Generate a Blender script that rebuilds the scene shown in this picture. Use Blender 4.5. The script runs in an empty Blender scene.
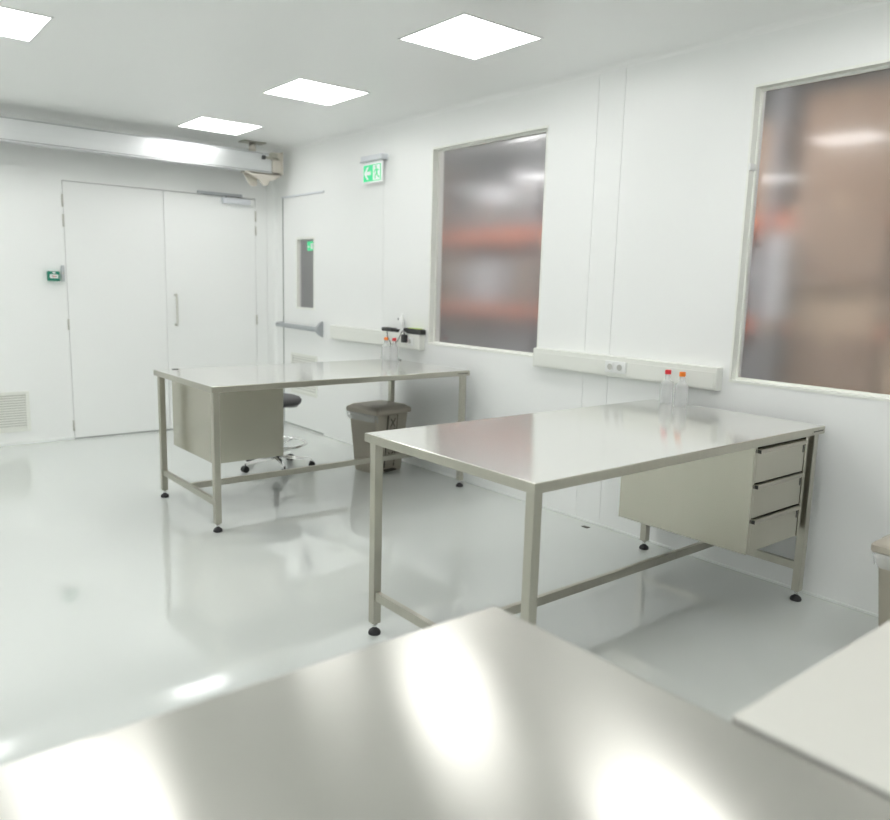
import bpy, bmesh, math, random
from mathutils import Vector, Matrix
random.seed(7)
S = bpy.context.scene
COL = S.collection
PI = math.pi

# ------------------------------------------------------------------ materials
def nodes(name):
    m = bpy.data.materials.new(name); m.use_nodes = True
    nt = m.node_tree
    return m, nt, nt.nodes['Principled BSDF']

def mat(name, col, rough=.5, metal=0.0, spec=.5, trans=0.0, ior=1.45, emit=None, estr=0.0, aniso=0.0, coat=0.0, alpha=1.0,
        bump=None, mottled=None):
    m, nt, b = nodes(name)
    I = b.inputs
    I['Base Color'].default_value = (*col, 1)
    I['Roughness'].default_value = rough
    I['Metallic'].default_value = metal
    I['Specular IOR Level'].default_value = spec
    I['Transmission Weight'].default_value = trans
    I['IOR'].default_value = ior
    I['Anisotropic'].default_value = aniso
    I['Coat Weight'].default_value = coat
    I['Alpha'].default_value = alpha
    if emit:
        I['Emission Color'].default_value = (*emit, 1)
        I['Emission Strength'].default_value = estr
    if mottled:        # (scale vector, amount): fine tonal grain of the material itself
        sc, amt = mottled
        tc = nt.nodes.new('ShaderNodeTexCoord'); mp = nt.nodes.new('ShaderNodeMapping')
        mp.inputs['Scale'].default_value = sc
        nz = nt.nodes.new('ShaderNodeTexNoise'); nz.inputs['Scale'].default_value = 1.0; nz.inputs['Detail'].default_value = 4
        nt.links.new(tc.outputs['Object'], mp.inputs['Vector']); nt.links.new(mp.outputs['Vector'], nz.inputs['Vector'])
        mx = nt.nodes.new('ShaderNodeMix'); mx.data_type = 'RGBA'
        mx.inputs['A'].default_value = (*[c*(1-amt) for c in col], 1)
        mx.inputs['B'].default_value = (*[min(1, c*(1+amt)) for c in col], 1)
        nt.links.new(nz.outputs['Fac'], mx.inputs['Factor'])
        nt.links.new(mx.outputs['Result'], b.inputs['Base Color'])
    if bump:           # (scale vector, strength, distance)
        sc, st, di = bump
        tc = nt.nodes.new('ShaderNodeTexCoord'); mp = nt.nodes.new('ShaderNodeMapping')
        mp.inputs['Scale'].default_value = sc
        nz = nt.nodes.new('ShaderNodeTexNoise'); nz.inputs['Scale'].default_value = 1.0; nz.inputs['Detail'].default_value = 3
        bp = nt.nodes.new('ShaderNodeBump'); bp.inputs['Strength'].default_value = st; bp.inputs['Distance'].default_value = di
        nt.links.new(tc.outputs['Object'], mp.inputs['Vector']); nt.links.new(mp.outputs['Vector'], nz.inputs['Vector'])
        nt.links.new(nz.outputs['Fac'], bp.inputs['Height']); nt.links.new(bp.outputs['Normal'], b.inputs['Normal'])
    return m

M = {}
M['wall'] = mat('white_panel', (.885, .893, .885), .32, mottled=((1.5, 1.5, .6), .012))
M['ceil'] = mat('ceiling_panel', (.92, .925, .918), .35)
M['door'] = mat('door_panel', (.885, .893, .885), .35)
M['seam'] = mat('joint_grey', (.76, .77, .76), .6)
M['gasket'] = mat('gasket_grey', (.22, .23, .22), .7)
M['floor'] = mat('epoxy_floor', (.685, .715, .69), .04, spec=.6, coat=.55, mottled=((.7, .7, .7), .03))
_f = M['floor'].node_tree.nodes['Principled BSDF'].inputs; _f['Coat Roughness'].default_value = .012; _f['Coat IOR'].default_value = 1.6
M['trim'] = mat('cream_trim', (.80, .81, .76), .35)
M['frame'] = mat('window_frame_white', (.87, .88, .835), .35)
M['bead'] = mat('sealant_white', (.85, .87, .85), .4)
M['steel_top'] = mat('brushed_steel_top', (.84, .84, .81), .125, .74, aniso=.85, mottled=((3, 90, 3), .03))
def brushed(m):
    nt = m.node_tree; t = nt.nodes.new('ShaderNodeTangent'); t.direction_type = 'UV_MAP'; t.uv_map = 'grain'
    nt.links.new(t.outputs[0], nt.nodes['Principled BSDF'].inputs['Tangent'])
M['steel_top_coarse'] = mat('coarse_brushed_steel_top', (.60, .59, .55), .215, .95, aniso=.8, mottled=((3, 90, 3), .03))
brushed(M['steel_top']); brushed(M['steel_top_coarse'])
M['steel'] = mat('satin_steel', (.48, .465, .405), .30, 1.0, mottled=((40, 40, 2), .06))
M['steel_sheet'] = mat('satin_steel_sheet', (.54, .52, .45), .27, 1.0, mottled=((60, 60, 1.5), .05))
M['chrome'] = mat('chrome', (.82, .82, .82), .08, 1.0)
M['alu'] = mat('anodised_aluminium', (.74, .75, .76), .40, 1.0, mottled=((2, 2, 40), .03))
M['aludark'] = mat('aluminium_groove', (.33, .34, .35), .4, 1.0)
M['beige'] = mat('beige_paint', (.60, .565, .50), .45)
M['rubber'] = mat('black_rubber', (.025, .025, .027), .5)
M['black'] = mat('black_plastic', (.035, .037, .038), .4)
M['slot'] = mat('dark_slot', (.05, .05, .047), .6)
M['fabric'] = mat('dark_grey_upholstery', (.15, .15, .155), .75, bump=((250, 250, 250), .3, .002))
M['bin'] = mat('taupe_plastic', (.375, .345, .285), .45, mottled=((9, 9, 9), .05))
M['binlid'] = mat('taupe_lid', (.44, .40, .335), .42)
M['bindark'] = mat('taupe_groove', (.09, .085, .07), .6)
M['trunk'] = mat('cream_trunking', (.80, .81, .765), .4)
M['white'] = mat('white_plastic', (.82, .83, .82), .35)
M['socketgrey'] = mat('socket_recess', (.50, .50, .47), .5)
M['greyplastic'] = mat('light_grey_plastic', (.52, .54, .56), .4)
M['fitting'] = mat('pale_satin_fitting', (.60, .59, .545), .4)
M['signgrey'] = mat('pale_sign_housing', (.72, .74, .78), .35)
M['bar'] = mat('silver_grey_paint', (.44, .46, .48), .38, .2)
M['green'] = mat('safety_green', (.0, .20, .125), .4)
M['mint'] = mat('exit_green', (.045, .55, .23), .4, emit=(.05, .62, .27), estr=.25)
M['exitwhite'] = mat('exit_white', (.85, .87, .86), .35, emit=(1, 1, 1), estr=.06)
M['lime'] = mat('lime_plastic', (.55, .72, .12), .4)
M['orange'] = mat('orange_cap', (.90, .22, .015), .4)
M['red'] = mat('red_cap', (.72, .035, .045), .4)
M['lamp'] = mat('led_diffuser', (.9, .9, .9), .5, emit=(1.0, 1.0, .985), estr=4.2)
M['glass'] = mat('blurring_pane', (.97, .97, .97), 0.20, spec=.5, trans=1.0, ior=1.4, coat=1.0)
M['glass'].node_tree.nodes['Principled BSDF'].inputs['Coat Roughness'].default_value = .06
M['white_top'] = mat('white_worktop', (.63, .625, .58), .4)
M['rack_orange'] = mat('rack_orange', (.68, .20, .10), .5)
M['rack_blue'] = mat('rack_upright', (.22, .22, .24), .5)
M['carton'] = mat('carton_brown', (.345, .24, .175), .8, mottled=((5, 5, 5), .12))
M['carton_pale'] = mat('carton_tan', (.54, .41, .295), .8, mottled=((5, 5, 5), .12))
M['carton_grey'] = mat('carton_grey', (.24, .235, .24), .8)
M['crate_blue'] = mat('crate_slate_blue', (.27, .26, .285), .6)
M['wrap'] = mat('pallet_wrap', (.66, .67, .70), .3)
M['wood'] = mat('pallet_wood', (.34, .24, .15), .8)
M['concrete'] = mat('concrete', (.30, .30, .29), .7)
M['darkwall'] = mat('store_wall', (.26, .27, .28), .8)
M['tube'] = mat('added_store_lamp', (.9, .9, .9), .5, emit=(1, .98, .95), estr=42.0)  # glow of the added lamps that brighten the store

# liner film: mostly see-through
def film(name, fac, rough):
    m, nt, b = nodes(name)
    b.inputs['Base Color'].default_value = (.85, .86, .85, 1); b.inputs['Roughness'].default_value = rough
    t = nt.nodes.new('ShaderNodeBsdfTransparent'); mx = nt.nodes.new('ShaderNodeMixShader'); mx.inputs[0].default_value = fac
    out = nt.nodes['Material Output']
    nt.links.new(t.outputs[0], mx.inputs[1]); nt.links.new(b.outputs[0], mx.inputs[2]); nt.links.new(mx.outputs[0], out.inputs['Surface'])
    return m
M['film'] = film('liner_film', .45, .15)
M['clear'] = film('clear_bottle', .30, .2)
def milky(m):
    nt = m.node_tree; b = nt.nodes['Principled BSDF']; mix = nt.nodes['Mix Shader']
    t = nt.nodes.new('ShaderNodeBsdfTranslucent'); t.inputs['Color'].default_value = (.95, .96, .97, 1)
    b.inputs['Base Color'].default_value = (.93, .94, .95, 1)
    m2 = nt.nodes.new('ShaderNodeMixShader'); m2.inputs[0].default_value = .5
    nt.links.new(b.outputs[0], m2.inputs[1]); nt.links.new(t.outputs[0], m2.inputs[2]); nt.links.new(m2.outputs[0], mix.inputs[2])
milky(M['clear'])

# ------------------------------------------------------------------ mesh helpers
def bm_new(): return bmesh.new()

def merge(bm, tmp):
    me = bpy.data.meshes.new('tmp'); tmp.to_mesh(me); tmp.free(); bm.from_mesh(me); bpy.data.meshes.remove(me)

def box(bm, x0, x1, y0, y1, z0, z1, bev=0.0, seg=2, mtx=None):
    t = bmesh.new()
    bmesh.ops.create_cube(t, size=1)
    for v in t.verts:
        v.co = Vector(((x0+x1)/2 + v.co.x*(x1-x0), (y0+y1)/2 + v.co.y*(y1-y0), (z0+z1)/2 + v.co.z*(z1-z0)))
    if bev > 0:
        bmesh.ops.bevel(t, geom=t.edges[:], offset=bev, segments=seg, affect='EDGES', profile=.5)
    if mtx: bmesh.ops.transform(t, matrix=mtx, verts=t.verts)
    merge(bm, t)

def cyl(bm, p0, p1, r0, r1=None, seg=20, caps=True):
    r1 = r0 if r1 is None else r1
    p0 = Vector(p0); p1 = Vector(p1); d = p1-p0
    t = bmesh.new()
    bmesh.ops.create_cone(t, cap_ends=caps, segments=seg, radius1=r0, radius2=max(r1, 1e-5), depth=d.length)
    for f in t.faces: f.smooth = len(f.verts) == 4
    q = Vector((0, 0, 1)).rotation_difference(d.normalized()).to_matrix().to_4x4()
    bmesh.ops.transform(t, matrix=Matrix.Translation((p0+p1)/2) @ q, verts=t.verts)
    merge(bm, t)

def lathe(bm, prof, c=(0, 0, 0), seg=28, close=False):
    rings = []
    for r, z in prof:
        if r < 1e-6: rings.append([bm.verts.new((c[0], c[1], c[2]+z))])
        else: rings.append([bm.verts.new((c[0]+r*math.cos(2*PI*k/seg), c[1]+r*math.sin(2*PI*k/seg), c[2]+z)) for k in range(seg)])
    for a, b in zip(rings, rings[1:]):
        for k in range(seg):
            j = (k+1) % seg
            if len(a) == 1 and len(b) == 1: continue
            if len(a) == 1: f = bm.faces.new((a[0], b[j], b[k]))
            elif len(b) == 1: f = bm.faces.new((a[k], a[j], b[0]))
            else: f = bm.faces.new((a[k], a[j], b[j], b[k]))
            f.smooth = True

def tube(bm, pts, r, seg=10, closed=False):
    pts = [Vector(p) for p in pts]; n = len(pts); rings = []
    ref = None
    for i, p in enumerate(pts):
        if closed: d = pts[(i+1) % n]-pts[i-1]
        else: d = pts[min(i+1, n-1)]-pts[max(i-1, 0)]
        d.normalize()
        if ref is None: ref = d.orthogonal().normalized()
        ref = (ref - d*ref.dot(d)).normalized()
        o = d.cross(ref)
        rings.append([bm.verts.new(p + ref*r*math.cos(2*PI*k/seg) + o*r*math.sin(2*PI*k/seg)) for k in range(seg)])
    rng = range(n) if closed else range(n-1)
    for i in rng:
        a, b = rings[i], rings[(i+1) % n]
        for k in range(seg):
            j = (k+1) % seg
            f = bm.faces.new((a[k], a[j], b[j], b[k])); f.smooth = True
    if not closed:
        bm.faces.new(rings[0][::-1]); bm.faces.new(rings[-1])

def prism(bm, poly, f3, d):
    """poly: list of 2-D points; f3(u, v, w) -> 3-D; extruded over w in [0, d]"""
    a = [bm.verts.new(f3(u, v, 0)) for u, v in poly]; b = [bm.verts.new(f3(u, v, d)) for u, v in poly]
    n = len(poly)
    bm.faces.new(a[::-1]); bm.faces.new(b)
    for i in range(n): bm.faces.new((a[i], a[(i+1) % n], b[(i+1) % n], b[i]))

def spline(pts, n=8):
    pts = [Vector(p) for p in pts]; P = [pts[0]]+pts+[pts[-1]]; out = []
    for i in range(1, len(P)-2):
        for k in range(n):
            t = k/n
            a, b, c, d = P[i-1], P[i], P[i+1], P[i+2]
            out.append(.5*((2*b)+(c-a)*t+(2*a-5*b+4*c-d)*t*t+(3*b-a-3*c+d)*t**3))
    out.append(pts[-1]); return out

def obj(name, bm, m, parent=None, loc=None, label=None):
    bmesh.ops.recalc_face_normals(bm, faces=bm.faces[:])
    me = bpy.data.meshes.new(name); bm.to_mesh(me); bm.free()
    me.materials.append(M[m] if isinstance(m, str) else m)
    o = bpy.data.objects.new(name, me); COL.objects.link(o)
    if parent: o.parent = parent
    if loc: o.location = loc
    if label: o['label'] = label
    return o

def thing(name, label, cat, loc=(0, 0, 0), rz=0.0, group=None):
    o = bpy.data.objects.new(name, None); COL.objects.link(o)
    o.empty_display_size = .1
    o.location = loc; o.rotation_euler = (0, 0, rz)
    return tag(o, label, cat, group)

def tag(o, label, cat, group=None, kind=None):
    o['label'] = label; o['category'] = cat
    if group: o['group'] = group
    if kind: o['kind'] = kind
    return o

def struct(o, label=None, cat=None):
    o['kind'] = 'structure'
    if label: o['label'] = label
    if cat: o['category'] = cat
    return o

def copy_tree(o, parent=None):
    c = o.copy(); COL.objects.link(c)
    if parent: c.parent = parent
    for ch in list(o.children): copy_tree(ch, c)
    return c

def dup(o, loc, rz, label, group=None):
    c = copy_tree(o); c.location = loc; c.rotation_euler = (0, 0, rz); c['label'] = label
    if group: c['group'] = group
    return c

def cells(a0, a1, b0, b1, holes):
    """rectangles of [a0,a1]x[b0,b1] left after removing holes (ha0,ha1,hb0,hb1)"""
    As = sorted({a0, a1, *[min(max(h[i], a0), a1) for h in holes for i in (0, 1)]})
    out = []
    for p, q in zip(As, As[1:]):
        if q-p < 1e-6: continue
        hs = sorted((max(h[2], b0), min(h[3], b1)) for h in holes if h[0] < (p+q)/2 < h[1])
        z = b0
        for u, v in hs:
            if u > z+1e-6: out.append((p, q, z, u))
            z = max(z, v)
        if z < b1-1e-6: out.append((p, q, z, b1))
    return out

# ------------------------------------------------------------------ the room
XL, YF, HC = -5.6, -10.0, 2.87
TH = .12
bm = bm_new(); box(bm, XL-.12, .12, YF-.12, .12, -.08, 0); struct(obj('floor', bm, 'floor'), 'glossy pale grey-green poured epoxy floor', 'floor')
# ceiling with openings for the flush light panels
LX = (-.955, -3.05, -4.85); LYS = ((-.84, -2.54, -4.24, -5.94, -7.64, -9.34), (-.88, -2.68, -4.48, -6.28, -8.08), (-1.06, -2.86, -4.66, -6.46, -8.26)); LH = .285
bm = bm_new()
lh = [(x-LH, x+LH, y-LH, y+LH) for x, LY in zip(LX, LYS) for y in LY]
for c in cells(XL-.12, .12, YF-.12, .12, lh): box(bm, c[0], c[1], c[2], c[3], HC, HC+.04)
box(bm, XL-.12, .12, YF-.12, .12, HC+.04, HC+.1)
struct(obj('ceiling', bm, 'ceil'), 'white panel ceiling with flush square light panels', 'ceiling')

# right wall: windows and door openings, front skin parted by panel joints
W1 = (-3.945, -2.702, 1.043, 2.592); W2 = (-6.645, -5.402, 1.043, 2.592)
D3 = (-1.020, -.160, .004, 2.378)
holes = [W1, W2, D3]
seams = (-2.03, -4.362, -4.566, -7.4, -8.9)
bm = bm_new()
for c in cells(YF, 0, 0, HC, holes + [(s-.0015, s+.0015, 0, HC) for s in seams]): box(bm, 0, .02, *c)
for c in cells(YF, 0, 0, HC, [W1, W2, (D3[0]+.02, D3[1]-.02, 0, D3[3]-.02)]): box(bm, .055, TH, *c)
wr = struct(obj('wall_right', bm, 'wall'), 'white panelled wall with two windows and a door', 'wall')
bm = bm_new()
for c in cells(YF, 0, 0, HC, [W1, W2, (D3[0], D3[1], 0, D3[3])]): box(bm, .02, .055, *c)
obj('joint_backing', bm, 'seam', wr)

# back wall with the double door opening
DB = (-2.084, -.229, .004, 2.362)
bm = bm_new()
bseams = (-3.28, -.10)
for c in cells(XL, 0, 0, HC, [DB] + [(s-.0015, s+.0015, 0, HC) for s in bseams]): box(bm, c[0], c[1], 0, .02, c[2], c[3])
box(bm, XL, TH, .056, .12, 0, HC)
wb = struct(obj('wall_back', bm, 'wall'), 'white panelled back wall around the double door', 'wall')
bm = bm_new()
for c in cells(XL, 0, 0, HC, [DB]): box(bm, c[0], c[1], .02, .056, c[2], c[3])
obj('joint_backing', bm, 'seam', wb)
bm = bm_new(); box(bm, XL-.12, XL, YF, .12, 0, HC); struct(obj('wall_left', bm, 'wall'), 'white wall on the left side of the room', 'wall')
bm = bm_new(); box(bm, XL-.12, TH, YF-.12, YF, 0, HC); struct(obj('wall_front', bm, 'wall'), 'white wall behind the camera', 'wall')

# skirting beads, corner cove
bm = bm_new(); 
for a, b in ((YF, -1.03), (-.15, 0)): box(bm, -.008, 0, a, b, 0, .014, .003)
struct(obj('baseboard_right', bm, 'bead'), 'thin white sealing bead along the foot of the window wall', 'baseboard')
bm = bm_new()
for a, b in ((XL, -2.09), (-.222, -.01)): box(bm, a, b, -.010, 0, 0, .03, .003)
struct(obj('baseboard_back', bm, 'bead'), 'low white skirting along the foot of the back wall', 'baseboard')
def cove(r, n=5): return [(0, 0)] + [(r - r*math.sin(PI/2*k/n), r - r*math.cos(PI/2*k/n)) for k in range(n+1)]
bm = bm_new(); prism(bm, cove(.045), lambda u, v, w: (-u, -v, .03+w), HC-.03)
struct(obj('trim_1', bm, 'wall'), 'rounded white cove in the corner between back and window walls', 'trim')
bm = bm_new(); prism(bm, cove(.035), lambda u, v, w: (-u, YF+w, HC-v), -YF-.05)
struct(obj('trim_2', bm, 'ceil'), 'rounded white cove between window wall and ceiling', 'trim')
bm = bm_new(); prism(bm, cove(.035), lambda u, v, w: (XL+w, -u, HC-v), -XL-.05)
struct(obj('trim_3', bm, 'ceil'), 'rounded white cove between back wall and ceiling', 'trim')

# ------------------------------------------------------------------ windows
def window(n, W, label, glint=False):
    y0, y1, z0, z1 = W
    bm = bm_new(); f = .026
    for c in cells(y0, y1, z0, z1, [(y0+f*.45, y1-f*.45, z0+f*.55, z1-f*.55)]): box(bm, -.004, .066, *c)
    o = struct(obj('window_%d' % n, bm, 'frame'), label, 'window')
    bm = bm_new()
    for c in cells(y0+.011, y1-.011, z0+.014, z1-.014, [(y0+.022, y1-.022, z0+.027, z1-.027)]): box(bm, .045, .058, *c)
    obj('glazing_bead', bm, 'frame', o)
    bm = bm_new(); box(bm, .062, .070, y0+.008, y1-.008, z0+.010, z1-.010); obj('pane', bm, 'glass', o)
    if glint:
        bm = bm_new(); box(bm, -.006, .045, y1-.020, y1-.004, 2.165, 2.20, .001); obj('reflection_block', bm, 'white', o, label='small white block shaped as a lamp reflection on the window reveal')  # lamp reflection on the reveal, put in as a white block
    return o
window(1, W1, 'smaller-looking framed window between the exit sign and the long trunking')
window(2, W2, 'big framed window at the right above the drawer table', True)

# ------------------------------------------------------------------ doors
def hinge(o, x, y, z0, z1, ax):
    bm = bm_new(); cyl(bm, (x, y, z0), (x, y, z1), .0075, seg=12)
    if ax == 'x': box(bm, x-.008, x+.008, y, y+.010, z0, z1)
    obj('hinge', bm, 'fitting', o, label='satin steel hinge')
def leaf(n, x0, x1, label):
    bm = bm_new(); box(bm, x0, x1, .002, .05, .016, 2.357, .0015, 1)
    return struct(obj('door_%d' % n, bm, 'door'), label, 'door')
d1 = leaf(1, -2.080, -1.1860, 'left leaf of the plain white double door in the back wall')
d2 = leaf(2, -1.1815, -.233, 'right leaf of the white double door, with pull handle and closer')
for z0, z1 in ((2.13, 2.24), (1.955, 2.065), (1.03, 1.13), (.085, .185)): hinge(d1, -2.086, -.006, z0, z1, 'x')
for z0, z1 in ((2.13, 2.24), (1.99, 2.085), (1.06, 1.16), (.085, .185)): hinge(d2, -.228, -.006, z0, z1, 'x')
bm = bm_new()
tube(bm, spline([(-1.098, .002, 1.36), (-1.098, -.03, 1.365), (-1.098, -.05, 1.35), (-1.098, -.05, 1.215), (-1.098, -.05, 1.08), (-1.098, -.03, 1.065), (-1.098, .002, 1.07)], 5), .011)
obj('pull_handle', bm, 'fitting', d2, label='satin steel pull handle')
bm = bm_new(); box(bm, -.598, -.300, -.050, .002, 2.290, 2.345, .004)
dc = obj('door_closer', bm, 'signgrey', d2, label='light grey overhead door closer')
bm = bm_new(); box(bm, -.850, -.385, -.030, 0, 2.366, 2.388, .002)
obj('slide_rail', bm, 'bar', dc)
bm = bm_new(); cyl(bm, (-.56, -.03, 2.345), (-.56, -.03, 2.368), .011, seg=12); box(bm, -.80, -.55, -.036, -.024, 2.356, 2.363); obj('closer_arm', bm, 'bar', dc)
# thresholds read as a thin dark line
bm = bm_new(); box(bm, -2.08, -.233, .001, .05, 0, .014); struct(obj('trim_4', bm, 'gasket'), 'dark seal under the double door', 'trim')

# door in the window wall
bm = bm_new()
g0, g1, gz0, gz1 = -.826, -.472, 1.258, 1.955
for c in cells(-1.0185, -.178, .018, 2.374, [(g0, g1, gz0, gz1)]): box(bm, .001, .05, *c)
d3 = struct(obj('door_3', bm, 'door'), 'white single door with narrow vision pane and push bar', 'door')
bm = bm_new()
for c in cells(g0-.012, g1+.012, gz0-.012, gz1+.012, [(g0+.008, g1-.008, gz0+.008, gz1-.008)]): box(bm, -.004, .03, *c)
vf = obj('vision_frame', bm, 'frame', d3)
bm = bm_new(); box(bm, .022, .030, g0+.004, g1-.004, gz0+.004, gz1-.004); obj('vision_pane', bm, 'glass', vf)
bm = bm_new(); box(bm, .0205, .0218, -.768, -.652, 1.835, 1.925)
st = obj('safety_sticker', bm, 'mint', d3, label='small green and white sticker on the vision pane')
bm = bm_new(); box(bm, .0195, .0204, -.764, -.722, 1.850, 1.905); box(bm, .0195, .0204, -.700, -.672, 1.866, 1.880); prism(bm, [(-.672, 1.857), (-.656, 1.873), (-.672, 1.889)], lambda u, v, w: (.0195+w, u, v), .0009)
obj('pictogram', bm, 'white', st)
bm = bm_new()   # louvre low in the door
for c in cells(-.890, -.350, .365, .785, [(-.862, -.378, .393, .757)]): box(bm, -.010, .004, *c)
lv = obj('door_louvre', bm, 'trim', d3, label='cream louvre low in the door')
bm = bm_new()
for k in range(14):
    z = .395+k*.026
    prism(bm, [(-.007, z), (-.004, z), (.0008, z+.018), (-.0022, z+.018)], lambda u, v, w: (u, -.862+w, v), .484)
obj('slats', bm, 'trim', lv)
bm = bm_new(); box(bm, .0002, .0009, -.862, -.378, .393, .757); obj('louvre_backing', bm, 'socketgrey', lv)
bm = bm_new()
tube(bm, [(-.062, -.150, 1.070), (-.062, -.35, 1.068), (-.062, -.7, 1.065), (-.060, -.985, 1.062)], .024, 16)
pb = obj('push_bar', bm, 'bar', d3, label='grey panic push bar across the door')
bm = bm_new()
pts = [(-.075, .0), (-.062, .030), (-.03, .062), (0, .078), (0, -.078), (-.03, -.062), (-.062, -.034)]
prism(bm, pts, lambda u, v, w: (u, -1.005+w, 1.063+v), .032)
obj('bar_bracket', bm, 'bar', pb)
bm = bm_new(); prism(bm, [(-.078, .022), (0, .03), (0, -.03), (-.078, -.022)], lambda u, v, w: (u, -.176+w, 1.070+v), .03); obj('bar_bracket', bm, 'bar', pb)
# lintel rebate & dark joint at the corner side
bm = bm_new(); box(bm, -.012, .004, -1.024, -.152, 2.376, 2.392, .002); struct(obj('trim_5', bm, 'signgrey'), 'thin grey drip profile above the single door', 'trim')
bm = bm_new(); box(bm, -.0006, .054, -.1775, -.1605, 0, 2.376); box(bm, .004, .05, -1.018, -.165, 0, .016); struct(obj('trim_6', bm, 'gasket'), 'dark seal round the single door', 'trim')

# ------------------------------------------------------------------ ceiling lights
def make_light():
    t = thing('ceiling_light', 'square LED panel in the ceiling above the far aluminium rail', 'ceiling light', (LX[0], LYS[0][0], HC))
    bm = bm_new()
    for c in cells(-LH, LH, -LH, LH, [(-LH+.012, LH-.012, -LH+.012, LH-.012)]): box(bm, c[0], c[1], c[2], c[3], -.004, .03)
    obj('frame', bm, 'white', t)
    bm = bm_new(); box(bm, -LH+.012, LH-.012, -LH+.012, LH-.012, .0, .02); obj('diffuser', bm, 'lamp', t)
    return t
lt = make_light()
rows = ('first', 'second', 'third', 'fourth', 'fifth', 'last')
cols = ('nearest the windows', 'in the middle', 'far from the windows')
for i, x in enumerate(LX):
    for j, y in enumerate(LYS[i]):
        if i == 0 and j == 0: continue
        dup(lt, (x, y, HC), 0, 'square LED ceiling panel, %s from the back wall, row %s' % (rows[j], cols[i]), 'square LED ceiling panels')
lt['group'] = 'square LED ceiling panels'

# ------------------------------------------------------------------ overhead rail
t = thing('overhead_rail', 'brushed aluminium box rail hung under the ceiling along the back wall', 'rail', (-.22, -.32, 2.585))
bm = bm_new(); box(bm, -5.33, 0, -.05, .05, .016, .180, .003); obj('rail_profile', bm, 'alu', t)
bm = bm_new(); box(bm, -5.33, 0, -.047, .047, .010, .0165); box(bm, -5.33, 0, -.047, .047, .1795, .186); obj('groove', bm, 'aludark', t)
bm = bm_new(); box(bm, -5.33, 0, -.052, .052, 0, .0105, .002); box(bm, -5.33, 0, -.05, .05, .1855, .192, .002); obj('flange', bm, 'alu', t)
bm = bm_new(); box(bm, 0, .10, -.064, .05, .010, .205, .004); box(bm, .10, .112, -.075, .06, -.005, .215, .003); obj('end_bracket', bm, 'beige', t, label='beige end bracket')
bm = bm_new()
prism(bm, [(-.275, -.004), (.095, -.004), (.095, -.020), (.030, -.060), (-.030, -.075), (-.052, -.122), (-.095, -.122), (-.140, -.072), (-.275, -.016)], lambda u, v, w: (u, -.056+w, v), .016)
prism(bm, [(-.270, -.004), (-.13, -.004), (-.120, -.115), (-.150, -.132), (-.200, -.124), (-.212, -.105)], lambda u, v, w: (u, .03+w, v), .014)
box(bm, -.290, .095, -.056, .05, -.014, -.001)
obj('gusset_plate', bm, 'beige', t, label='beige gusset plate with a notched tip')
bm = bm_new(); cyl(bm, (-.185, 0, .19), (-.185, 0, .275), .034, seg=24); obj('hanger_pole', bm, 'beige', t)
bm = bm_new(); box(bm, -.30, -.065, -.07, .07, .275, .2849, .002); obj('ceiling_plate', bm, 'steel', t)
bm = bm_new(); cyl(bm, (-.085, -.066, .145), (.06, -.066, .145), .011, seg=12); cyl(bm, (-.02, -.066, .145), (.0, -.066, .145), .018, seg=6); box(bm, -.03, .05, -.075, -.045, .155, .195, .003); sb = obj('stop_bolt', bm, 'steel', t)
bm = bm_new(); cyl(bm, (-.108, -.066, .145), (-.082, -.066, .145), .02, seg=16); obj('stop_buffer', bm, 'rubber', sb)

# ------------------------------------------------------------------ exit sign
t = thing('exit_sign', 'green and white exit sign with left arrow and running figure on the window wall', 'sign', (0, -1.93, 2.37))
bm = bm_new(); box(bm, -.075, 0, -.158, .158, .197, .243, .006); hs = obj('housing', bm, 'signgrey', t, label='pale grey lamp housing')
bm = bm_new(); box(bm, -.081, -.02, -.162, .162, .190, .197); obj('light_slot', bm, 'bar', hs)
bm = bm_new(); box(bm, -.054, -.046, -.150, .150, .015, .192, .001); obj('sign_plate', bm, 'exitwhite', t)
bm = bm_new()
for c in cells(-.130, .136, .028, .166, [(-.118, -.008, .034, .160)]): box(bm, -.0555, -.0541, *c)
gf = obj('green_field', bm, 'mint', t)
bm = bm_new()
prism(bm, [(.128, .097), (.080, .150), (.052, .150), (.087, .112), (.022, .112), (.022, .082), (.087, .082), (.052, .044), (.080, .044)], lambda u, v, w: (-.0570+w, u, v), .0014)
obj('arrow', bm, 'exitwhite', gf, label='white arrow pointing left')
bm = bm_new()
f3 = lambda u, v, w: (-.0556+w, u, v)
def limb(a, b, r):
    a = Vector((*a,)); b = Vector((*b,)); d = (b-a).normalized(); n = Vector((-d.y, d.x))*r
    prism(bm, [tuple(a-n), tuple(b-n*.8), tuple(b+n*.8), tuple(a+n)], f3, .0014)
prism(bm, [(-.055+.011*math.cos(2*PI*k/14), .143+.011*math.sin(2*PI*k/14)) for k in range(14)], f3, .0014)
limb((-.060, .128), (-.070, .088), .010)
limb((-.058, .124), (-.034, .112), .005); limb((-.034, .112), (-.026, .094), .004)
limb((-.066, .124), (-.092, .112), .005); limb((-.092, .112), (-.100, .122), .004)
limb((-.066, .090), (-.042, .072), .007); limb((-.042, .072), (-.046, .044), .006)
limb((-.072, .090), (-.086, .064), .007); limb((-.086, .064), (-.108, .054), .006)
obj('running_figure', bm, 'mint', gf)

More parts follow.
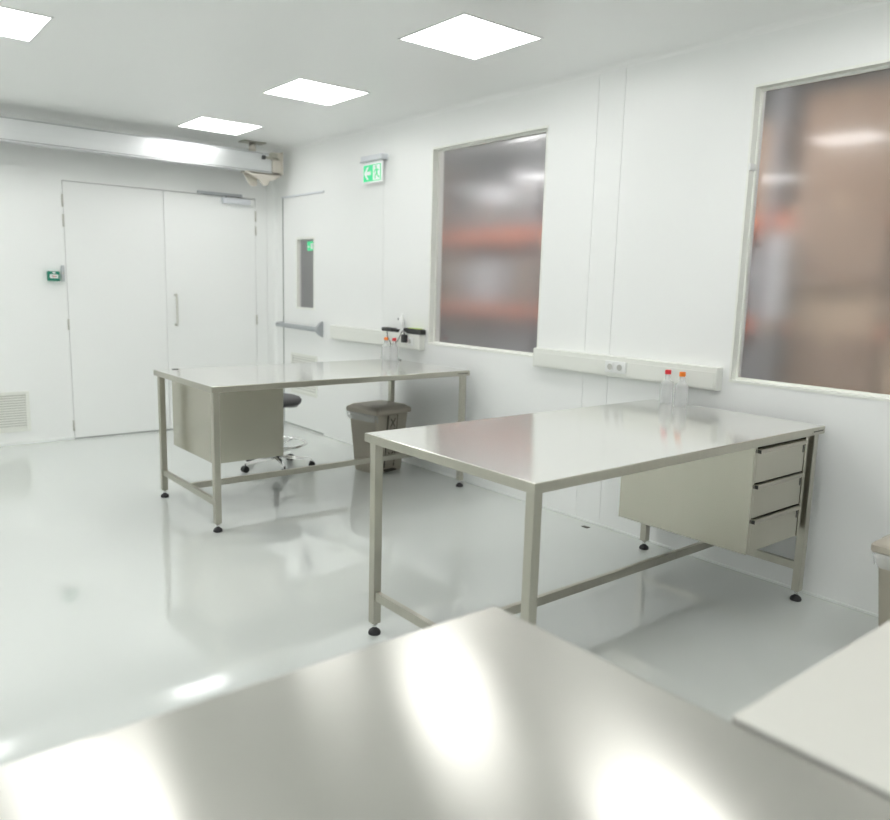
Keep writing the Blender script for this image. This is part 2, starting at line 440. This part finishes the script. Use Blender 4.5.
# ------------------------------------------------------------------ back wall fittings
t = thing('call_point', 'small green emergency call point on the back wall left of the double door', 'call point', (-2.197, 0, 1.471))
bm = bm_new(); box(bm, -.049, .049, -.05, 0, 0, .086, .005); obj('case', bm, 'green', t)
bm = bm_new(); box(bm, -.034, .034, -.0525, -.049, .024, .058, .001); lp = obj('label_plate', bm, 'white', t)
bm = bm_new()
prism(bm, [(-.024, .041), (-.011, .034), (-.011, .048)], lambda u, v, w: (u, -.0535+w, v), .0012)
obj('arrow_mark', bm, 'black', lp); bm = bm_new()
prism(bm, [(.024, .041), (.011, .034), (.011, .048)], lambda u, v, w: (u, -.0535+w, v), .0012)
obj('arrow_mark', bm, 'black', lp)
bm = bm_new(); cyl(bm, (0, -.0536, .041), (0, -.0522, .041), .006, seg=14); obj('red_dot', bm, 'red', lp)
bm = bm_new(); box(bm, -.012, .012, -.0515, -.049, .066, .079); obj('top_mark', bm, 'white', t)

bm = bm_new(); box(bm, -2.128, -2.102, -.022, 0, 1.468, 1.612, .003)
dk = tag(obj('door_contact', bm, 'greyplastic'), 'slim pale grey contact strip beside the green call point', 'contact')
bm = bm_new(); box(bm, -2.121, -2.109, -.0235, -.0215, 1.535, 1.548); obj('indicator', bm, 'beige', dk)

t = thing('vent_grille', 'cream louvred vent grille low on the back wall at far left', 'vent', (-2.70, 0, .125))
bm = bm_new()
for c in cells(-.253, .253, 0, .362, [(-.222, .222, .032, .330)]): box(bm, c[0], c[1], -.014, 0, c[2], c[3], .002)
obj('grille_frame', bm, 'trim', t)
bm = bm_new()
for k in range(13):
    z = .034+k*.0229
    prism(bm, [(-.013, z), (-.010, z), (-.003, z+.015), (-.006, z+.015)], lambda u, v, w: (-.222+w, u, v), .444)
obj('slats', bm, 'trim', t)
bm = bm_new(); box(bm, -.222, .222, -.0018, -.0004, .032, .330); obj('duct_backing', bm, 'socketgrey', t)

# ------------------------------------------------------------------ tables
TL, TW, TZ = 2.012, 1.005, .90
def make_table(top='steel_top', name='work_table', label='', group='stainless steel work tables'):
    """local origin: centre of the footprint on the floor, wall end towards +x, near long edge towards -y"""
    t = thing(name, label, 'table', (0, 0, 0), 0, group)
    a, b = TL/2, TW/2
    bm = bm_new(); box(bm, -a+.003, a-.003, -b+.003, b-.003, TZ-.006, TZ, .002, 2)
    uv = bm.loops.layers.uv.new('grain')
    for fc in bm.faces:
        for l in fc.loops: l[uv].uv = (l.vert.co.y, -l.vert.co.x + .3*l.vert.co.z)
    tp = obj('tabletop', bm, top, t)
    bm = bm_new(); box(bm, -a, a, -b, b, TZ-.038, TZ-.0012, .003, 2)
    obj('edge_band', bm, 'steel' if top == 'steel_top' else top, tp)
    e = .038; w = .02
    for sx in (-1, 1):
        for sy in (-1, 1):
            bm = bm_new(); cx, cy = sx*(a-e), sy*(b-e)
            box(bm, cx-w, cx+w, cy-w, cy+w, .052, TZ-.038, .003)
            lg = obj('leg', bm, 'steel', t)
            bm = bm_new(); cyl(bm, (cx, cy, .02), (cx, cy, .054), .008, seg=14); cyl(bm, (cx, cy, .040), (cx, cy, .047), .014, seg=6); obj('foot_stem', bm, 'chrome', lg)
            bm = bm_new(); lathe(bm, [(0, 0), (.027, 0), (.028, .008), (.024, .017), (.012, .026), (.009, .030), (0, .030)], (cx, cy, 0), 22); obj('rubber_foot', bm, 'rubber', lg)
    for sx in (-1, 1):
        bm = bm_new(); cx = sx*(a-e); box(bm, cx-.0125, cx+.0125, -b+e+w, b-e-w, .160, .200, .002); obj('end_rail', bm, 'steel', t)
    bm = bm_new(); box(bm, -a+e+.0125, a-e-.0125, -.0125, .0125, .160, .200, .002); obj('long_rail', bm, 'steel', t)
    bm = bm_new(); box(bm, a-.125, a-.012, -b-.0015, -b+.001, TZ-.030, TZ-.010, .0006); np_ = obj('name_plate', bm, 'steel', tp)
    bm = bm_new(); box(bm, a-.118, a-.020, -b-.0022, -b-.0014, TZ-.0225, TZ-.0165); obj('plate_line', bm, 'bindark', np_)
    bm = bm_new(); lathe(bm, [(0, .0012), (.012, .0012), (.017, .003), (.022, .002), (.023, 0)], (-a+.135, b-.045, TZ), 24); obj('cable_grommet', bm, 'rubber', tp)
    return t
Y1, Y2, GX = -3.3388, -5.9856, -.0914
T1 = make_table(label='farther stainless steel work table with the swivel stool behind it')
T1.location = (GX-TL/2, Y1+TW/2, 0)
T2 = dup(T1, (GX-TL/2, Y2+TW/2, 0), 0, 'middle stainless steel work table with open drawer fronts at its wall end')
T3 = dup(T1, (-2.858-TL/2, -6.612-TW/2, 0), 0, 'closest steel work table cut off by the bottom of the picture')
T2['label'] = 'stainless steel work table in front of the big window, three drawers under it'
for tb in (T2, T3):   # only the far table shows a cable hole
    for ch in list(tb.children):
        for g in list(ch.children):
            if g.name.startswith('cable_grommet'): bpy.data.objects.remove(g)
for ch in T3.children:      # the near top is more coarsely ground
    if ch.name.startswith('tabletop'): ch.data = ch.data.copy(); ch.data.materials[0] = M['steel_top_coarse']
T4 = make_table('white_top', 'packing_table', 'white-topped table at the lower right corner, out of focus', None)
T4.location = (-2.842+TL/2, -7.117-TW/2, 0)
for ch in list(T4.children):
    for g in list(ch.children):
        if g.name.split('.')[0] in ('cable_grommet', 'name_plate', 'plate_line'):
            for q in list(g.children): bpy.data.objects.remove(q)
            bpy.data.objects.remove(g)

# ------------------------------------------------------------------ drawer cabinets hung under the tables
def make_cabinet():
    """origin: bottom centre; drawers face -y"""
    t = thing('drawer_cabinet', 'steel three-drawer cabinet under the table by the big window', 'cabinet', (0, 0, 0), 0, 'steel drawer cabinets under the tables')
    w, d, h = .2455, .357, .5018
    bm = bm_new()
    box(bm, -w, -w+.0225, -d, d, 0, h, .0015, 1); box(bm, w-.0225, w, -d, d, 0, h, .0015, 1)
    box(bm, -w+.0225, w-.0225, d-.012, d, 0, h); box(bm, -w+.0225, w-.0225, -d+.03, d-.012, 0, .010); box(bm, -w+.0225, w-.0225, -d+.03, d-.012, h-.010, h)
    obj('body', bm, 'steel_sheet', t)
    bm = bm_new(); box(bm, -w+.0225, w-.0225, -d+.028, -d+.034, .012, h-.012); obj('shade_panel', bm, 'bindark', t)  # dark sheet: shade of the drawer gaps put into its colour
    for k in range(3):
        z0 = .003+k*.1625; z1 = z0+.1560
        bm = bm_new(); box(bm, -w+.0285, w-.026, -d+.003, -d+.024, z0, z1, .0012, 1)
        dr = obj('drawer', bm, 'steel_sheet', t)
        bm = bm_new(); box(bm, -w+.035, w-.036, -d-.013, -d+.004, z1-.004, z1+.001, .001, 1); box(bm, -w+.035, w-.036, -d-.013, -d-.010, z1-.017, z1-.004, .001, 1)
        obj('drawer_handle', bm, 'steel', dr)
        bm = bm_new(); box(bm, -w+.032, -w+.0352, -d-.012, -d+.003, z1-.018, z1-.002); obj('handle_end', bm, 'slot', dr)
        bm = bm_new(); box(bm, w-.040, w-.034, -d+.0012, -d+.0034, z1-.062, z1-.026); obj('handle_slot', bm, 'slot', dr)
    return t
CB2 = make_cabinet(); CB2.location = (-.4555, -5.609, .360)
CB1 = dup(CB2, (-1.735, -2.695, .360), PI, 'plain-backed steel cabinet under the left end of the farther table')

# ------------------------------------------------------------------ swivel stool
t = thing('swivel_stool', 'dark grey padded swivel stool on chrome castor base behind the farther table', 'stool', (-1.015, -2.0, 0))
bm = bm_new(); lathe(bm, [(0, .606), (.10, .606), (.160, .601), (.192, .589), (.206, .570), (.206, .557), (.198, .541), (.185, .530), (0, .530)], (0, 0, 0), 40); obj('seat', bm, 'fabric', t)
bm = bm_new(); cyl(bm, (0, 0, .505), (0, 0, .531), .075, seg=24); box(bm, -.10, .10, -.03, .03, .506, .520, .003); obj('seat_plate', bm, 'black', t)
bm = bm_new(); tube(bm, spline([(.05, -.02, .510), (.12, -.04, .500), (.17, -.04, .505), (.18, -.02, .512)], 6), .0055); obj('height_lever', bm, 'chrome', t)
bm = bm_new(); cyl(bm, (0, 0, .30), (0, 0, .507), .014, seg=18); obj('gas_spring', bm, 'chrome', t)
bm = bm_new(); cyl(bm, (0, 0, .10), (0, 0, .33), .025, seg=20); cyl(bm, (0, 0, .24), (0, 0, .33), .029, seg=20); obj('column', bm, 'black', t)
bm = bm_new(); tube(bm, [(.236*math.cos(2*PI*k/40), .236*math.sin(2*PI*k/40), .205) for k in range(40)], .013, 12, True)
fr = obj('foot_ring', bm, 'chrome', t)
for k in range(3):
    an = 2*PI*k/3+.5; c, s = math.cos(an), math.sin(an)
    bm = bm_new(); tube(bm, [(.03*c, .03*s, .175), (.12*c, .12*s, .180), (.232*c, .232*s, .203)], .008); obj('ring_spoke', bm, 'chrome', fr)
bm = bm_new(); cyl(bm, (0, 0, .158), (0, 0, .196), .05, seg=22); obj('ring_hub', bm, 'black', fr)
bm = bm_new(); cyl(bm, (0, 0, .070), (0, 0, .118), .036, .030, 22); bs = obj('base_hub', bm, 'chrome', t)
for k in range(5):
    an = math.radians(-104+72*k); c, s = math.cos(an), math.sin(an)
    P = lambda r, z, o=0: (r*c-o*s, r*s+o*c, z)
    bm = bm_new()
    for (r0, z0, w0, r1, z1, w1) in ((.03, .095, .021, .165, .083, .016), (.165, .083, .016, .285, .069, .012)):
        vs = [bm.verts.new(P(r, z+dz, o)) for (r, z, w) in ((r0, z0, w0), (r1, z1, w1)) for (o, dz) in ((-w, -.011), (w, -.011), (w*.6, .011), (-w*.6, .011))]
        for i in range(4):
            j = (i+1) % 4; bm.faces.new((vs[i], vs[j], vs[4+j], vs[4+i]))
        bm.faces.new(vs[0:4][::-1]); bm.faces.new(vs[4:8])
    am = obj('base_arm', bm, 'chrome', t)
    bm = bm_new(); cyl(bm, P(.28, .045), P(.28, .072), .008, seg=12)
    q = Vector((-s, c, 0))
    for sg in (-1, 1):
        ce = Vector(P(.288, .026)); cyl(bm, ce+q*sg*.006, ce+q*sg*.024, .026, seg=20)
    cyl(bm, Vector(P(.288, .034))-q*.024, Vector(P(.288, .034))+q*.024, .020, seg=16)
    obj('castor', bm, 'rubber', am)

# ------------------------------------------------------------------ pedal bins
def rrect(hx, hy, r, n=4):
    out = []
    for (sx, sy, a0) in ((1, 1, 0), (-1, 1, 90), (-1, -1, 180), (1, -1, 270)):
        for k in range(n+1):
            a = math.radians(a0+90*k/n); out.append((sx*(hx-r)+r*math.cos(a), sy*(hy-r)+r*math.sin(a)))
    return out
def loft(bm, rings, cap0=True, cap1=True):
    R = [[bm.verts.new((x, y, z)) for x, y in pts] for pts, z in rings]
    n = len(R[0])
    for a, b in zip(R, R[1:]):
        for i in range(n):
            j = (i+1) % n; f = bm.faces.new((a[i], a[j], b[j], b[i]))
    if cap0: bm.faces.new(R[0][::-1])
    if cap1: bm.faces.new(R[-1])
def make_bin():
    """origin: centre of the base; pedal side faces -y"""
    t = thing('pedal_bin', '', 'bin', (0, 0, 0), 0, 'taupe plastic pedal bins')
    bm = bm_new(); loft(bm, [(rrect(.148, .120, .012), 0), (rrect(.152, .124, .014), .012), (rrect(.181, .166, .018), .488)]); body = obj('body', bm, 'bin', t)
    bm = bm_new()
    loft(bm, [(rrect(.191, .187, .014), .490), (rrect(.195, .191, .016), .496), (rrect(.195, .191, .016), .520), (rrect(.188, .183, .02), .530), (rrect(.165, .150, .03), .550), (rrect(.11, .10, .03), .556)])
    box(bm, -.07, .07, .175, .197, .485, .525, .006); obj('lid', bm, 'binlid', t)
    # raised centre strip with two grooves and an X rib, following the sloping front
    sl = lambda z: -.122-.0445*z/.476
    F = lambda u, v, w: (u, sl(v)-w, v)
    bm = bm_new(); prism(bm, [(-.045, .07), (.045, .07), (.045, .475), (-.045, .475)], F, .008); fp = obj('front_panel', bm, 'bin', t)
    bm = bm_new()
    for u0, u1 in ((-.058, -.046), (.046, .058)): prism(bm, [(u0, .04), (u1, .04), (u1, .478), (u0, .478)], F, .004)
    obj('groove', bm, 'bindark', fp)
    bm = bm_new(); F2 = lambda u, v, w: (u, sl(v)-.008-w, v)
    for z in (.10, .20, .30, .38):
        prism(bm, [(-.030, z), (-.022, z), (.030, z+.07), (.022, z+.07)], F2, .004); prism(bm, [(.022, z), (.030, z), (-.022, z+.07), (-.030, z+.07)], F2, .0035)
    obj('cross_rib', bm, 'bindark', fp)
    bm = bm_new(); box(bm, -.055, .055, -.165, -.11, .012, .026, .004); obj('pedal', bm, 'bindark', t)
    bm = bm_new()
    rr = rrect(.186, .171, .02, 6); n = len(rr); rnd = random.Random(3); R = []
    for lv_ in range(4):
        R.append([bm.verts.new((x*(1.02+.03*math.sin(lv_*1.3)+rnd.uniform(0, .06)*(lv_ > 0)), y*(1.02+.02*math.sin(lv_*1.3)+rnd.uniform(0, .03)*(lv_ > 0)), .492-lv_*.011-rnd.uniform(0, .016)*(lv_ == 3)*2.2)) for x, y in rr])
    for a, b in zip(R, R[1:]):
        for i in range(n):
            j = (i+1) % n
            if rr[i][0] < -.13 and rr[j][0] < -.13: bm.faces.new((a[i], a[j], b[j], b[i])).smooth = True
    for v in [v for v in bm.verts if not v.link_faces]: bm.verts.remove(v)
    obj('liner_bag', bm, 'film', t, label='clear plastic liner hanging out under the lid')
    return t
B1 = make_bin(); B1.location = (-.338, -2.492, 0); B1.rotation_euler = (0, 0, math.radians(9))
B1['label'] = 'taupe pedal bin with clear liner standing under the farther table'
B2 = dup(B1, (-.375, -6.62, 0), 0, 'taupe pedal bin cut off by the right edge of the picture')

# ------------------------------------------------------------------ trunking with sockets
def trunking(y0, y1, z0, z1, label):
    t = thing('cable_trunking', label, 'trunking', (0, y0, z0), 0, 'cream wall trunking')
    L, h = y1-y0, z1-z0
    bm = bm_new(); box(bm, -.056, 0, .004, L-.004, 0, h, .004); obj('channel', bm, 'trunk', t)
    bm = bm_new(); box(bm, -.060, -.055, .012, L-.012, .010, h-.026, .002); obj('cover', bm, 'trunk', t)
    for a, b in ((0, .010), (L-.010, L)):
        bm = bm_new(); box(bm, -.0595, 0, a, b, -.001, h+.001, .003); obj('end_cap', bm, 'trunk', t)
    return t
def socket(y, z, label, n, g=None):
    t = thing('wall_socket', label, 'socket', (-.060, y, z), 0, g)
    bm = bm_new(); box(bm, -.010, 0, -.08*n/2, .08*n/2, -.036, .036, .004); obj('plate', bm, 'white', t)
    for k in range(n):
        yy = (k-(n-1)/2)*.074
        bm = bm_new(); cyl(bm, (-.0125, yy, 0), (-.009, yy, 0), .030, seg=24); cyl(bm, (-.0125, yy, 0), (-.0150, yy, 0), .024, .022, 24)
        o = obj('outlet', bm, 'white', t)
        bm = bm_new(); cyl(bm, (-.0158, yy, 0), (-.0149, yy, 0), .019, seg=24); oc = obj('recess', bm, 'socketgrey', o)
    return t
trunking(-2.655, -1.235, .993, 1.120, 'cream trunking on the wall between the single door and the smaller window')
trunking(-5.362, -3.955, .992, 1.118, 'long cream trunking under the two windows behind the drawer table')
socket(-4.672, 1.056, 'white double wall socket on the trunking behind the drawer table', 2)
socket(-2.545, 1.060, 'white wall socket on the trunking near the smaller window', 1)
s1 = [o for o in COL.objects if o.name.startswith('wall_socket')]

# plug, cable and small devices on the far trunking
bm = bm_new(); box(bm, -.110, -.066, -.022, .022, -.034, .034, .008)
t = thing('power_plug', 'black plug-in power adapter beside the far wall socket', 'plug', (-.0, -2.488, 1.080))
obj('adapter_body', bm, 'black', t)
bm = bm_new(); cyl(bm, (-.09, 0, .032), (-.09, 0, .055), .006, .004, 10); cyl(bm, (-.066, 0, 0), (-.0595, 0, 0), .018, seg=14); obj('strain_relief', bm, 'rubber', t)
bm = bm_new(); tube(bm, spline([(-.09, -2.488, 1.138), (-.085, -2.45, 1.136), (-.075, -2.38, 1.06), (-.07, -2.34, 1.03), (-.075, -2.33, 1.0), (-.10, -2.345, .955), (-.105, -2.40, .925), (-.115, -2.46, .9045), (-.13, -2.505, .9045)], 8), .0032, 8)
tag(obj('power_cable', bm, 'black'), 'thin black cable falling from the power adapter to the table', 'cable')
bm = bm_new(); tube(bm, spline([(-.045, -2.18, 1.124), (-.067, -2.205, 1.120), (-.072, -2.22, 1.08), (-.068, -2.24, 1.05), (-.075, -2.27, 1.02), (-.105, -2.29, .95), (-.13, -2.28, .9045), (-.16, -2.25, .9045)], 8), .0032, 8)
tag(obj('power_cable', bm, 'black'), 'thin black cable hanging from the left black device behind the bottles', 'cable')
t = thing('charger', 'low black charger block lying on the far trunking, left of the white stand', 'charger', (-.03, -2.212, 1.121))
bm = bm_new(); box(bm, -.028, .028, -.055, .11, 0, .032, .008); obj('charger_body', bm, 'black', t)
bm = bm_new(); box(bm, -.022, .022, -.118, -.062, 0, .026, .007); cyl(bm, (0, -.066, .014), (0, -.050, .014), .009, seg=12); obj('charger_tip', bm, 'black', t)
bm = bm_new(); box(bm, -.0295, .02, .02, .035, .006, .034, .002); box(bm, -.0295, .02, .06, .07, .006, .034, .002); obj('grip_band', bm, 'bindark', t)
t = thing('handheld_scanner', 'black handheld device with lime top lying on the far trunking', 'handheld device', (-.03, -2.545, 1.121))
bm = bm_new(); prism(bm, [(-.125, .004), (-.120, 0), (.06, 0), (.08, .010), (.112, .024), (.112, .040), (.09, .046), (-.11, .042), (-.125, .034)], lambda u, v, w: (-.029+w, u, v), .056); obj('device_body', bm, 'black', t)
bm = bm_new(); box(bm, -.022, .022, -.085, .065, .0415, .0475, .002); obj('lime_cover', bm, 'lime', t, label='lime green top cover')
t = thing('desk_stand', 'small white upright stand with a black knob on the far trunking', 'stand', (-.03, -2.378, 1.121))
bm = bm_new(); lathe(bm, [(0, 0), (.026, 0), (.026, .014), (.020, .024), (.016, .06), (.020, .075), (.020, .105), (.012, .118), (.009, .150), (.006, .158), (0, .158)], (0, 0, 0), 20); obj('stem', bm, 'white', t)
bm = bm_new(); box(bm, -.012, .010, -.004, .050, .104, .120, .004); ar = obj('arm', bm, 'white', t)
bm = bm_new(); lathe(bm, [(0, -.010), (.008, -.008), (.010, 0), (.008, .008), (0, .010)], (-.006, .046, .112), 14); obj('knob', bm, 'rubber', ar)

# ------------------------------------------------------------------ bottles
def make_bottle():
    t = thing('squeeze_bottle', '', 'bottle', (0, 0, 0), 0, 'clear squeeze bottles')
    bm = bm_new()
    outer = [(0, .002), (.030, 0), (.036, .005), (.0365, .060), (.036, .108), (.032, .122), (.020, .132), (.0150, .138), (.0145, .166)]
    inner = [(.0128, .166), (.0132, .139), (.018, .1305), (.0300, .120), (.0340, .107), (.0345, .060), (.034, .008), (.029, .0035), (0, .0045)]
    lathe(bm, outer, (0, 0, 0), 32); obj('bottle_body', bm, 'clear', t)
    bm = bm_new(); lathe(bm, [(0, .1655), (.0168, .1655), (.0175, .168), (.0172, .187), (.0155, .190), (0, .190)], (0, 0, 0), 24); obj('cap', bm, 'orange', t)
    return t
def recap(b, m):
    for ch in b.children:
        if ch.name.startswith('cap'):
            ch.data = ch.data.copy(); ch.data.materials[0] = M[m]
b1 = make_bottle(); b1.location = (-.190, -5.232, TZ); b1['label'] = 'clear bottle with orange cap on the drawer table by the big window'
dup(b1, (-.228, -2.425, TZ), 0, 'clear bottle with orange cap on the farther table')
r1 = dup(b1, (-.166, -5.123, TZ), 0, 'clear bottle with red cap on the drawer table by the big window'); recap(r1, 'red')
r2 = dup(b1, (-.212, -2.520, TZ), 0, 'clear bottle with red cap on the farther table'); recap(r2, 'red')

# small dark strip by the wall foot
bm = bm_new(); box(bm, -.115, -.085, -4.565, -4.515, 0, .004, .0015)
tag(obj('floor_strip', bm, 'bindark'), 'tiny dark strip lying on the floor near the wall foot', 'strip')

# ------------------------------------------------------------------ the store room seen through the panes
SX, SY0, SY1, SH = 6.2, -10.0, 4.2, 4.6
bm = bm_new(); box(bm, .12, SX, SY0, SY1, -.08, 0); struct(obj('floor_beyond', bm, 'concrete'), 'grey concrete floor of the store beyond the windows', 'floor')
bm = bm_new(); box(bm, .0, SX, SY0, SY1, SH, SH+.1); struct(obj('ceiling_beyond', bm, 'darkwall'), 'grey ceiling of the store beyond the windows', 'ceiling')
bm = bm_new(); box(bm, SX, SX+.1, SY0, SY1, 0, SH); struct(obj('wall_far', bm, 'darkwall'), 'grey far wall of the store beyond the windows', 'wall')
bm = bm_new(); box(bm, 0, SX, SY1, SY1+.1, 0, SH); struct(obj('wall_store_left', bm, 'darkwall'), 'grey left wall of the store beyond the door', 'wall')
bm = bm_new(); box(bm, 0, SX, SY0-.1, SY0, 0, SH); struct(obj('wall_store_right', bm, 'darkwall'), 'grey right wall of the store', 'wall')
bm = bm_new(); box(bm, 0, .1, SY0, SY1, 2.98, SH); box(bm, 0, .1, .12, SY1, 0, 2.98); struct(obj('wall_store_near', bm, 'darkwall'), 'store side of the wall above the clean room', 'wall')

t = thing('pallet_rack', 'tall pallet rack with orange beams seen blurred through the windows', 'rack', (2.45, -1.5, 0))
for y in (-4.33, -2.72, .02, 1.85, 4.6-.9):
    bm = bm_new()
    for x in (.0, .92): box(bm, x, x+.08, y-.05, y+.05, 0, 3.6)
    for k in range(5):
        z = .3+k*.65; tube(bm, [(.06, y, z), (.90, y, z+.5)], .015, 6)
    obj('upright', bm, 'rack_blue', t)
for z in (1.19, 2.06):
    for (ya, yb) in ((-4.28, -2.77), (-2.67, -.03), (.07, 1.80), (1.90, 3.65)):
        for x in (-.02, .97):
            bm = bm_new(); box(bm, x, x+.05, ya, yb, z, z+.13); obj('beam', bm, 'rack_orange', t, label='orange rack beam')
    bm = bm_new(); box(bm, .03, .97, -4.28, 3.65, z+.10, z+.12); obj('shelf_deck', bm, 'carton_grey', t)

cnt = {}
def carton(x, y, z, w, d, h, m, label, group, name='carton'):
    t = thing(name, label, 'box' if name != 'wrapped_pallet_load' else 'load', (x, y, z), 0, group)
    bm = bm_new(); box(bm, -w/2, w/2, -d/2, d/2, 0, h, .008, 1); obj('carton_body' if name == 'carton' else 'body', bm, m, t)
    bm = bm_new()
    if name == 'carton': box(bm, -w/2-.001, w/2+.001, -.03, .03, h-.10, h+.001); obj('packing_tape', bm, 'carton_pale' if m != 'carton_pale' else 'carton', t)
    else: box(bm, -w/2-.003, w/2+.003, -d/2-.003, d/2+.003, h*.62, h*.68); obj('strap', bm, 'greyplastic', t)
    return t
# rack loads (deck tops: 1.31, 2.18 ; floor 0)
G1, G2, G3 = 'blurred goods on the upper rack deck', 'blurred goods on the lower rack deck', 'blurred goods on the floor under the rack'
carton(2.95, .05, 2.18, .75, .36, .78, 'carton_grey', 'dark grey carton at left on the upper deck behind the smaller window', G1)
carton(2.95, -.52, 2.18, .75, .60, .34, 'carton_grey', 'low dark carton in the middle of the upper deck behind the smaller window', G1)
carton(2.90, -.62, 2.52, .65, .55, .20, 'wrap', 'pale wrapped load on top of the low dark carton, upper deck', G1, 'wrapped_pallet_load')
carton(2.95, -1.25, 2.18, .75, .62, .50, 'carton_grey', 'dark carton at right on the upper deck behind the smaller window', G1)
carton(2.90, -1.25, 2.68, .65, .60, .18, 'wrap', 'pale wrapped load on the right dark carton, upper deck', G1, 'wrapped_pallet_load')
carton(2.95, .70, 2.18, .75, .70, .85, 'carton', 'brown carton hidden left of the smaller window on the upper deck', G1)
carton(2.95, .20, 1.31, .75, .24, .62, 'carton_pale', 'tan carton at the left edge of the smaller window, lower deck', G2)
carton(2.92, -.12, 1.31, .70, .34, .50, 'crate_blue', 'slate blue crate on the lower deck behind the smaller window', G2, 'crate')
carton(2.92, -.50, 1.31, .70, .34, .56, 'wrap', 'pale wrapped load on the lower deck behind the smaller window', G2, 'wrapped_pallet_load')
carton(2.92, -.86, 1.31, .70, .30, .60, 'crate_blue', 'dark blue crate right of the pale load on the lower deck', G2, 'crate')
carton(2.95, -1.38, 1.31, .75, .62, .62, 'carton', 'brown carton at the right edge of the smaller window, lower deck', G2)
carton(2.95, -.05, 0, .80, .85, 1.05, 'carton_grey', 'grey carton on the floor behind the smaller window, left', G3)
carton(2.95, -1.05, 0, .80, .85, 1.10, 'crate_blue', 'slate crate on the floor behind the smaller window, right', G3, 'crate')
carton(2.95, -3.90, 1.31, .75, .40, .60, 'crate_blue', 'dark crate at the left edge of the big window, lower deck', G2, 'crate')
carton(2.95, -3.95, 2.18, .75, .42, .80, 'carton', 'brown carton at the left edge of the big window, upper deck', G1)
carton(2.95, -3.90, 0, .80, .50, 1.05, 'crate_blue', 'dark crate on the floor at the left edge of the big window', G3, 'crate')
carton(2.26, -4.43, 0, .13, .13, 1.31, 'carton_grey', 'slim dark carton standing on end at the rack corner behind the big window', 'blurred loads behind the big window')
carton(2.26, -4.43, 1.311, .13, .13, .70, 'wrap', 'slim pale wrapped load on top of the slim dark carton at the rack corner', 'blurred loads behind the big window', 'wrapped_pallet_load')
# brown stacks behind the big window
G4 = 'blurred brown cartons stacked behind the big window'
nm = ('bottom', 'second', 'third', 'fourth', 'top')
zz = (0, .62, 1.22, 1.60, 2.30, 3.10)
for i, (yc, wd) in enumerate(((-4.83, .74), (-5.62, .76), (-6.38, .70))):
    for k in range(5):
        m = ('carton', 'carton', 'carton_pale', 'carton', 'carton')[k] if i != 1 else ('carton', 'carton_pale', 'carton', 'carton', 'carton_pale')[k]
        carton(2.75+.03*((i+k) % 3), yc, zz[k], .8, wd-.03*((i*2+k) % 3), zz[k+1]-zz[k]-.003, m, '%s brown carton of the %s stack behind the big window' % (nm[k], ('left', 'middle', 'right')[i]), G4)

# unseen strip lamps, added to light the store
def strip(x, y, z, L, label, ax='y'):
    t = thing('added_strip_lamp', label, 'lamp', (x, y, z), 0, 'unseen strip lamps added to light the store')
    bm = bm_new(); box(bm, -.05, .05, -L/2, L/2, .035, .07, .004); obj('added_lamp_body', bm, 'white', t)
    bm = bm_new(); box(bm, -.045, .045, -L/2+.02, L/2-.02, 0, .036, .01); obj('diffuser', bm, 'tube', t)  # glowing part of the added unseen lamp
    bm = bm_new()
    for s in (-1, 1): cyl(bm, (0, s*L*.35, .07), (0, s*L*.35, SH-z), .004, seg=6)
    obj('added_lamp_hanger', bm, 'greyplastic', t)
strip(1.5, -1.2, 3.3, 1.4, 'added unseen strip lamp hanging above the rack aisle by the smaller window')
strip(1.4, 1.8, 3.3, 1.4, 'added unseen strip lamp hanging in the aisle beyond the single door')
strip(1.4, -6.6, 3.3, 1.4, 'added unseen strip lamp hanging in the aisle behind the big window')
strip(1.4, -3.6, 3.3, 1.4, 'added unseen strip lamp hanging in the aisle between both windows')

# ------------------------------------------------------------------ world, camera, colour
w = bpy.data.worlds.new('World'); S.world = w; w.use_nodes = True
w.node_tree.nodes['Background'].inputs[0].default_value = (.8, .85, .9, 1)
w.node_tree.nodes['Background'].inputs[1].default_value = .3

cam = bpy.data.cameras.new('camera'); co = bpy.data.objects.new('camera', cam); COL.objects.link(co); S.camera = co
f = 765.636
cam.sensor_width = 36; cam.lens = f*36/890; cam.clip_start = .02
yaw, pitch, roll = .6852, .1609, .02720
# exact values from the survey of the picture
F = Vector((.62464894, .76428903, -.16023727)); R = Vector((.77676848, -.62921224, .02688262)); U = Vector((.08027716, .14125946, .98671239))
co.matrix_world = Matrix(((R.x, U.x, -F.x, -3.8564), (R.y, U.y, -F.y, -7.6600), (R.z, U.z, -F.z, 1.5236), (0, 0, 0, 1)))
cam.dof.use_dof = True; cam.dof.focus_distance = 3.6; cam.dof.aperture_fstop = 2.0

S.view_settings.view_transform = 'Standard'; S.view_settings.look = 'None'
S.view_settings.gamma = 1; S.view_settings.use_curve_mapping = False
S.view_settings.exposure = 1.14
S.cycles.max_bounces = 14; S.cycles.diffuse_bounces = 8; S.cycles.glossy_bounces = 6; S.cycles.transmission_bounces = 12
S.cycles.caustics_reflective = False
